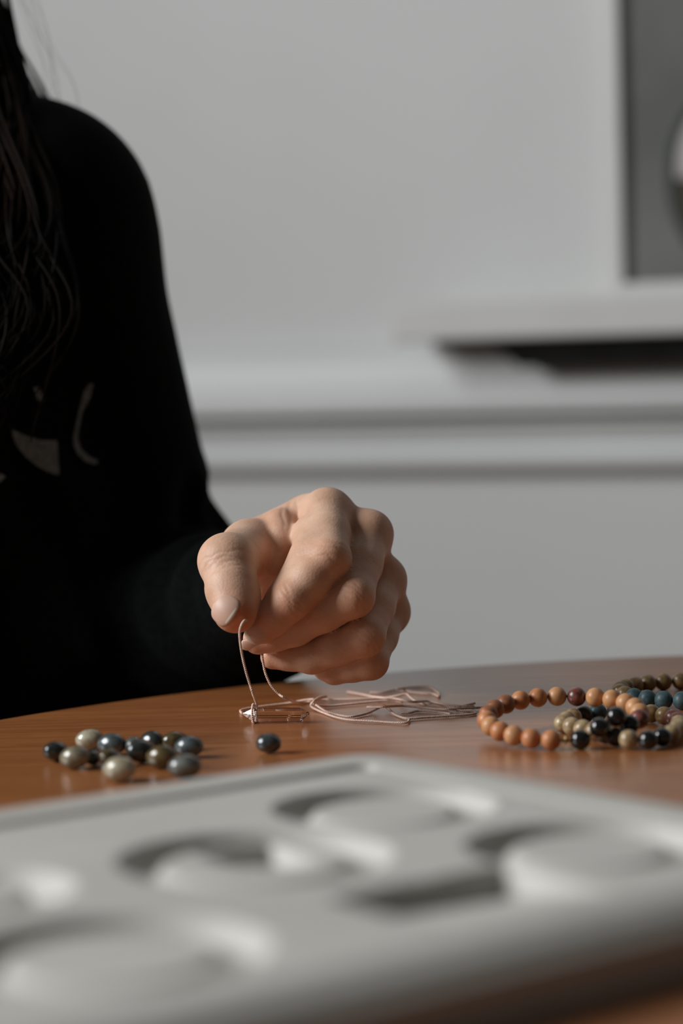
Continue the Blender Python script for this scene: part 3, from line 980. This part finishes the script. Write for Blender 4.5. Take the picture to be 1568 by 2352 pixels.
# ================================================================== PINK TWISTED CORDS
def cord(paths, name, label, r=.00053, pitch=.0016):
    """two-ply twisted cord along a smooth path"""
    P, L = resample(catmull(paths, 16), pitch / 8)
    k = np.ones(7) / 7
    Pp = np.vstack([np.repeat(P[:1], 3, 0), P, np.repeat(P[-1:], 3, 0)])
    P = np.stack([np.convolve(Pp[:, d], k, 'valid') for d in range(3)], 1)
    T, N, B = frames(P)
    ph = 2 * math.pi * np.arange(len(P)) / 8.0
    vs, fs, off = [], [], 0
    for ply in range(2):
        a = ph + ply * math.pi
        Q = P + r * .52 * (np.cos(a)[:, None] * N + np.sin(a)[:, None] * B)
        v, f = tube(Q, r * .62, 5)
        vs.append(v); fs += [tuple(x + off for x in q) for q in f]; off += len(v)
    o = link(name, mesh(name, np.vstack(vs), fs), M_CORD, smooth=True)
    return tag(o, label, 'cord', 'loose pink cords on the table')
def T2(lst, lift=.0):
    """points of the close view of the table (2.376 x, origin 520,1500) to the table top"""
    out = []
    for p in lst:
        z = TZ + .0008 + (p[2] if len(p) > 2 else 0) + lift
        out.append(onz(520 + p[0] / 2.376, 1500 + p[1] / 2.376, z))
    return out
# the held cord: wound round the crystal, up to the pinch, down again to the table
wc = CCEN + CAX * (-.31 * LEN)
wind = []
for i in range(18):
    a = -math.pi * .5 + 2 * math.pi * i / 12
    wind.append(wc + CAX * (.0006 * i / 6 - .0008) + sd * math.cos(a) * (HEX + .0006) + np.array([0, 0, 1]) * max(math.sin(a) * (HEX + .0006), -.0030))
dl_ = float((wind[-1] - CP) @ FWD)
held = wind + [S_(588, 1613, dl_ - .001), S_(581, 1594, 1.022), S_(573, 1570, 1.021), S_(564, 1540, 1.019), S_(556, 1505, 1.017), S_(551, 1470, 1.011), S_(551, 1446, 1.0065), S_(557, 1431, 1.0065),
               S_(566, 1425, 1.012), S_(585, 1440, 1.046), S_(600, 1480, 1.056), S_(602, 1503, 1.0395), S_(604, 1522, 1.0395), S_(610, 1548, 1.040), S_(622, 1574, 1.040), S_(640, 1594, 1.040), S_(656, 1604, 1.041)]
held += T2([(375, 266, .0015), (430, 268), (470, 260, .0006), (530, 256), (600, 255), (720, 252), (850, 245), (920, 236, .001), (980, 223, .002), (1005, 242, .001), (1045, 268), (1110, 287), (1200, 303), (1260, 298, .001), (1355, 274, .001)])
c0 = cord(held, 'pink_cord', 'pink twisted cord held between thumb and finger and tied to the crystal')
cord(T2([(960, 266), (890, 260), (800, 266), (700, 276), (560, 289), (495, 284, .001), (472, 274, .002), (500, 250, .0026), (545, 238, .0014), (515, 240, .003), (478, 262, .0036), (462, 290, .001), (520, 321), (600, 350), (680, 365), (800, 372), (970, 381), (1000, 360)]),
     'pink_cord', 'pink cord doubled back in a loop, its lower run nearest the round grey bead')
cord(T2([(486, 281, .003), (540, 316, .0012), (600, 335), (680, 346), (760, 331), (820, 305, .001), (856, 287, .0022), (880, 301, .001), (920, 335), (975, 355), (1020, 356), (1100, 350), (1250, 340), (1340, 333), (1358, 326), (1300, 317, .001), (1250, 311, .0015)]),
     'pink_cord', 'pink cord rising in a small peak mid-tangle with a hooked right end')
cord(T2([(768, 294, .0004), (850, 293, .0032), (950, 288, .0016), (1060, 296, .0014), (1200, 307, .0022), (1300, 301, .0012), (1400, 298), (1462, 303)]),
     'pink_cord', 'straight pink cord whose end points at the orange wooden bracelet')
cord(T2([(658, 211), (740, 225), (800, 238), (860, 244, .0014), (930, 250, .0014), (1020, 266, .0024), (1100, 263), (1200, 281), (1290, 291, .0014), (1350, 290, .001)]),
     'pink_cord', 'pink cord with a cut end pointing left under the hand')
cord(T2([(783, 216), (850, 216), (930, 200), (1000, 211), (1080, 220), (1130, 222), (1158, 236), (1160, 222), (1138, 203), (1100, 184), (1010, 188), (930, 197, .0014)]),
     'pink_cord', 'pink cord curled into a flat loop farthest back on the table')
cord(T2([(950, 327), (1000, 326), (1046, 316), (1150, 321), (1222, 331, .0006)]), 'pink_cord', 'shortest pink cord piece, in the middle of the tangle')
cord(T2([(86, 330), (78, 314), (120, 302), (200, 291), (320, 276), (430, 256, .0015), (480, 251, .0022)]), 'pink_cord', 'dark-looking pink cord running behind the crystal')

# ================================================================== STONE BEADS
def stone_mat(name, c1, c2, scale=260):
    return noise_mat(name, c1, c2, scale=scale, rough=0.22, detail=5, spec=0.6, coat=0.5, coat_rough=0.06, lo=.3, hi=.7)
SM = {'green': stone_mat('stone_dark_green', (.010, .014, .013), (.045, .055, .050)),
      'tan': stone_mat('stone_tan', (.10, .085, .055), (.30, .26, .18)),
      'pale': stone_mat('stone_pale', (.24, .20, .12), (.46, .42, .32)),
      'blue': stone_mat('stone_blue_grey', (.030, .040, .044), (.11, .135, .14)),
      'olive': stone_mat('stone_olive', (.035, .028, .010), (.16, .11, .045)),
      'grey': stone_mat('stone_grey', (.055, .06, .055), (.18, .185, .165))}
def stone_mesh(a, b, c, seed):
    bm = bmesh.new()
    bmesh.ops.create_icosphere(bm, subdivisions=4, radius=1)
    r = np.random.RandomState(seed)
    planes = r.normal(size=(26, 3)); planes /= np.linalg.norm(planes, axis=1)[:, None]
    for v in bm.verts:
        p = np.array(v.co)
        k = max(0.0, (planes @ p).max() - .955)           # softly faceted
        q = p * (1 - .55 * k)
        # drilled dimple at both ends
        e = abs(q[0]); rr = math.hypot(q[1], q[2])
        dim = .10 * math.exp(-(rr / .16) ** 2) if e > .7 else 0
        q[0] *= 1 - dim
        v.co = (q[0] * a, q[1] * b, q[2] * c)
    return bm_mesh('stone_bead', bm)
stones = [  # px, py, kind, long half-axis mm, yaw, tilt, label
 (129, 1727, 'green', 5.0, 40, 8, 'dark green stone bead farthest left in the bead pile'),
 (172, 1741, 'tan', 5.6, 160, 10, 'tan and grey oval stone bead second from left, at the near side of the pile'),
 (206, 1700, 'pale', 5.4, 170, 6, 'pale yellowish translucent stone bead, farthest back on the left of the pile'),
 (260, 1711, 'blue', 5.6, 150, 6, 'blue-grey stone bead just right of the pale yellow bead'),
 (213, 1741, 'green', 3.9, 80, 5, 'small dark stone bead squeezed between the two tan beads'),
 (252, 1741, 'olive', 4.6, 60, 8, 'brownish stone bead right behind the nearest pale tan bead'),
 (274, 1767, 'pale', 6.0, 150, 6, 'cream-tan oval stone bead, nearest the tray in the pile'),
 (304, 1714, 'grey', 4.8, 100, 5, 'grey stone bead in the middle of the pile, beside the blue-grey one'),
 (326, 1727, 'green', 5.8, 30, 8, 'dark green oval stone bead at the centre of the pile'),
 (350, 1702, 'green', 5.0, 140, 4, 'dark stone bead at the back of the pile behind the centre'),
 (371, 1739, 'olive', 5.8, 155, 7, 'amber-olive stone bead on the near side, right of centre in the pile'),
 (403, 1703, 'olive', 5.0, 20, 5, 'dark brown shiny stone bead at the back right of the pile'),
 (434, 1716, 'blue', 5.4, 160, 5, 'blue-grey stone bead farthest right in the pile'),
 (424, 1761, 'grey', 5.8, 170, 5, 'grey banded stone bead at the near right, close to the tray')]
placed = []
for i, (x, y, kd, a, yaw, tilt, lab) in enumerate(stones):
    a *= 1.12e-3; b = a * .74; c = a * .70
    p = onz(x, y, TZ + c)
    placed.append([p, a, b, c, kd, yaw, tilt, lab])
for it in range(60):                                     # settle: push overlapping beads apart on the table
    for i in range(len(placed)):
        for j in range(i):
            d = placed[i][0] - placed[j][0]; d[2] = 0
            L = np.linalg.norm(d); need = (placed[i][1] + placed[i][2] + placed[j][1] + placed[j][2]) * .5 * .90
            if L < need:
                m = d / L * (need - L) * .5
                m[0] *= .35
                placed[i][0] = placed[i][0] + m; placed[j][0] = placed[j][0] - m
for i, (p, a, b, c, kd, yaw, tilt, lab) in enumerate(placed):
    o = link('stone_bead', stone_mesh(a, b, c, 50 + i), SM[kd], smooth=True)
    R3 = Matrix.Rotation(math.radians(yaw), 4, 'Z') @ Matrix.Rotation(math.radians(tilt), 4, 'Y')
    zz = min((R3 @ v.co).z for v in o.data.vertices)
    o.matrix_world = Matrix.Translation((p[0], p[1], TZ + .0002 - zz)) @ R3
    tag(o, lab, 'bead', 'stone beads in the pile')
o = link('stone_bead', stone_mesh(.0052, .0047, .0040, 99), stone_mat('stone_slate', (.020, .026, .028), (.060, .072, .075), 500), smooth=True)
p = onz(617, 1708, TZ + .004)
o.location = (p[0], p[1], TZ + .0042)
tag(o, 'single slate-grey round bead alone on the table below the crystal', 'bead')

# ================================================================== BEADED BRACELETS
def bead_mat(name, c1, c2, rough, scale=320, coat=0.0, stretch=(1, 1, 1)):
    return noise_mat(name, c1, c2, scale=scale, rough=rough, detail=4, coat=coat, coat_rough=.1, stretch=stretch, spec=0.4)
BM_ = {'orange': bead_mat('bead_orange_wood', (.42, .15, .055), (.56, .24, .10), .45, 200, .12),
       'wood': bead_mat('bead_light_wood', (.48, .23, .095), (.60, .31, .14), .45, 200, .12),
       'brown': bead_mat('bead_brown_wood', (.20, .070, .030), (.36, .14, .060), .45, 240, .12),
       'red': bead_mat('bead_red_jasper', (.09, .022, .014), (.22, .075, .055), .35, 420, .3),
       'black': bead_mat('bead_black_stone', (.004, .005, .005), (.012, .013, .012), .12, 200, .6),
       'olive': bead_mat('bead_olive_wood', (.16, .10, .040), (.33, .21, .095), .38, 420, .25),
       'tan': bead_mat('bead_tan_stone', (.26, .17, .085), (.48, .36, .20), .35, 420, .3),
       'dark': bead_mat('bead_dark_brown', (.014, .009, .005), (.040, .026, .014), .3, 300, .3),
       'teal': bead_mat('bead_teal_stone', (.030, .065, .075), (.065, .115, .125), .5, 500, .05)}
def sphere_me(r, facet=False):
    bm = bmesh.new()
    if facet: bmesh.ops.create_icosphere(bm, subdivisions=2, radius=r)
    else: bmesh.ops.create_uvsphere(bm, u_segments=28, v_segments=18, radius=r)
    me = bm_mesh('bead', bm)
    if not facet: me.polygons.foreach_set('use_smooth', [True] * len(me.polygons))
    return me
def spacer_me(r):
    bm = bmesh.new()
    bmesh.ops.create_cone(bm, cap_ends=True, segments=14, radius1=r, radius2=r, depth=r * .9)
    bmesh.ops.bevel(bm, geom=list(bm.edges), offset=r * .22, segments=2, affect='EDGES')
    me = bm_mesh('spacer', bm); return me
ME_CACHE = {}
def bead_data(kind, r):
    key = (kind, round(r, 5))
    if key not in ME_CACHE:
        me = sphere_me(r, False)
        me.materials.append(BM_[kind]); ME_CACHE[key] = me
    return ME_CACHE[key]
def bracelet(name, label, pts, kinds, r, spacers=()):
    """beads strung on an elastic; pts are the bead centres in order round the ring"""
    pts = [np.asarray(p, float) for p in pts]
    root = tag(empty(name, (np.mean([p[0] for p in pts]), np.mean([p[1] for p in pts]), TZ)), label, 'bracelet', 'beaded bracelets')
    for p, k in zip(pts, kinds):
        o = link('bead', bead_data(k, r), None, root)
        o.matrix_basis = Matrix.Translation(V(p)) @ Matrix.Rotation(rng.rand() * 6.28, 4, 'Z') @ Matrix.Rotation(rng.rand() * 6.28, 4, 'X')
    C_ = catmull(pts + [pts[0]], 5)
    v, f = tube(C_, .0005, 5)
    link('elastic', mesh('elastic', v, f), M_DARK, root)
    for i in spacers:
        a, b = pts[i], pts[(i + 1) % len(pts)]
        me = ME_CACHE.setdefault('spacer', spacer_me(.0017))
        if not me.materials: me.materials.append(M_GOLD)
        o = link('spacer', me, None, root, True)
        o.matrix_basis = Matrix.Translation(V((a + b) / 2)) @ (V(b - a).to_track_quat('Z', 'Y')).to_matrix().to_4x4()
        o['label'] = 'tiny gold spacer bead'
    return root
def ring(cx, cy, rx, ry, n, start=0.0, yaw=0.0):
    """n equally spaced centres round an ellipse, starting at angle start, counter-clockwise seen from above"""
    a = np.linspace(0, 2 * math.pi, 721)
    e = np.stack([rx * np.cos(a + start), ry * np.sin(a + start)], 1)
    L = np.r_[0, np.cumsum(np.linalg.norm(np.diff(e, axis=0), axis=1))]
    s = np.linspace(0, L[-1], n, endpoint=False)
    q = np.stack([np.interp(s, L, e[:, k]) for k in range(2)], 1)
    c, s_ = math.cos(yaw), math.sin(yaw)
    return [np.array([cx + x * c - y * s_, cy + x * s_ + y * c]) for x, y in q], L[-1] / n
BR = .0040
# B (small olive and black) and C (teal and olive) lie flat on the table; A (orange wood) leans on B
cB = onz(1424, 1668, TZ + BR); cC = onz(1585, 1586, TZ + BR)
LB = [(1293, 1662, 'tan'), (1312, 1668, 'tan'), (1342, 1675, 'tan'), (1388, 1686, 'dark'), (1424, 1695, 'dark'), (1462, 1700, 'tan'), (1503, 1697, 'black'), (1546, 1684, 'tan'), (1560, 1666, 'tan'),
      (1548, 1651, 'red'), (1510, 1641, 'olive'), (1462, 1636, 'olive'), (1420, 1634, 'teal'), (1388, 1635, 'teal'), (1346, 1641, 'dark'), (1310, 1650, 'tan')]
loopB = np.array([onz(x, y, TZ + BR) for x, y, k in LB])
_c = catmull(list(loopB) + [loopB[0]], 40)
_L = np.r_[0, np.cumsum(np.linalg.norm(np.diff(_c, axis=0), axis=1))]
nB = int(_L[-1] / (2 * BR))
_s = np.linspace(0, _L[-1], nB, endpoint=False)
qB = [np.array([np.interp(v, _L, _c[:, 0]), np.interp(v, _L, _c[:, 1])]) for v in _s]
dB = min(np.linalg.norm(qB[i] - qB[(i + 1) % nB]) for i in range(nB))
cB = loopB.mean(0)
qC, dC = ring(cC[0], cC[1], .0310, .0310, 24, math.pi)
pB = [np.array([q[0], q[1], TZ + BR]) for q in qB]
pC = [np.array([q[0], q[1], TZ + BR]) for q in qC]
fA = onz(1270, 1700, TZ + BR)
cA = np.array([onz(1302, 1690, TZ + BR)[0] + .0005, fA[1] + .0300])
RA = .0308
SEQ = 'OWOWOO|KKKK|RWWWWWRWOOBBB'
KN = {'O': 'orange', 'W': 'wood', 'K': 'black', 'R': 'red', 'B': 'brown'}
gap = .0034
unit = (2 * math.pi * RA - gap * SEQ.count('|')) / len(SEQ.replace('|', ''))
dA = 2 * RA * math.sin(unit / RA / 2)
qA, kA, spA = [], [], []
sA = 0.0
for ch in SEQ:
    if ch == '|':
        sA += gap; spA.append(len(qA) - 1); continue
    an = math.pi + sA / RA
    qA.append(np.array([cA[0] + RA * math.cos(an), cA[1] + RA * math.sin(an)])); kA.append(KN[ch])
    sA += unit
yF, yB = min(q[1] for q in qA), max(q[1] for q in qA)
pA = []
for q in qA:
    t = (q[1] - yF) / (yB - yF)
    z = TZ + BR + .0085 * t ** 1.1 + .0020 * max(0, (q[0] - cB[0] + .015) / .03) * (t < .98)
    pA.append(np.array([q[0], q[1], z]))
for it in range(40):
    for a in pA:
        for b in pB + pC:
            d = a - b; L = np.linalg.norm(d)
            if L < 2 * BR * .985:
                a[2] += max(.0003, (2 * BR * .985 - L) * .5)
    za = [a[2] for a in pA]
    for i, a in enumerate(pA):                            # a strung row can only step so far from bead to bead
        a[2] = max(a[2], za[i - 1] - .0042, za[(i + 1) % len(pA)] - .0042)
bracelet('bracelet', 'orange wooden bead bracelet with a run of black beads and gold spacers, in front', pA, kA, min(BR, dA / 2), spA)
kB = [LB[int(np.argmin(np.linalg.norm(loopB[:, :2] - q, axis=1)))][2] for q in qB]
bracelet('bracelet', 'small tan and dark bead bracelet lying under the orange one', pB, kB, min(BR, dB / 2), [])
kC = []
for q in qC:
    ang = math.degrees(math.atan2(q[1] - cC[1], q[0] - cC[0])) % 360
    kC.append('teal' if 205 < ang < 262 else 'tan' if 262 <= ang < 300 else 'dark' if 300 <= ang < 330 else 'olive')
bracelet('bracelet', 'olive-brown bead bracelet with teal beads, farthest back at the right', pC, kC, min(BR, dC / 2), [])
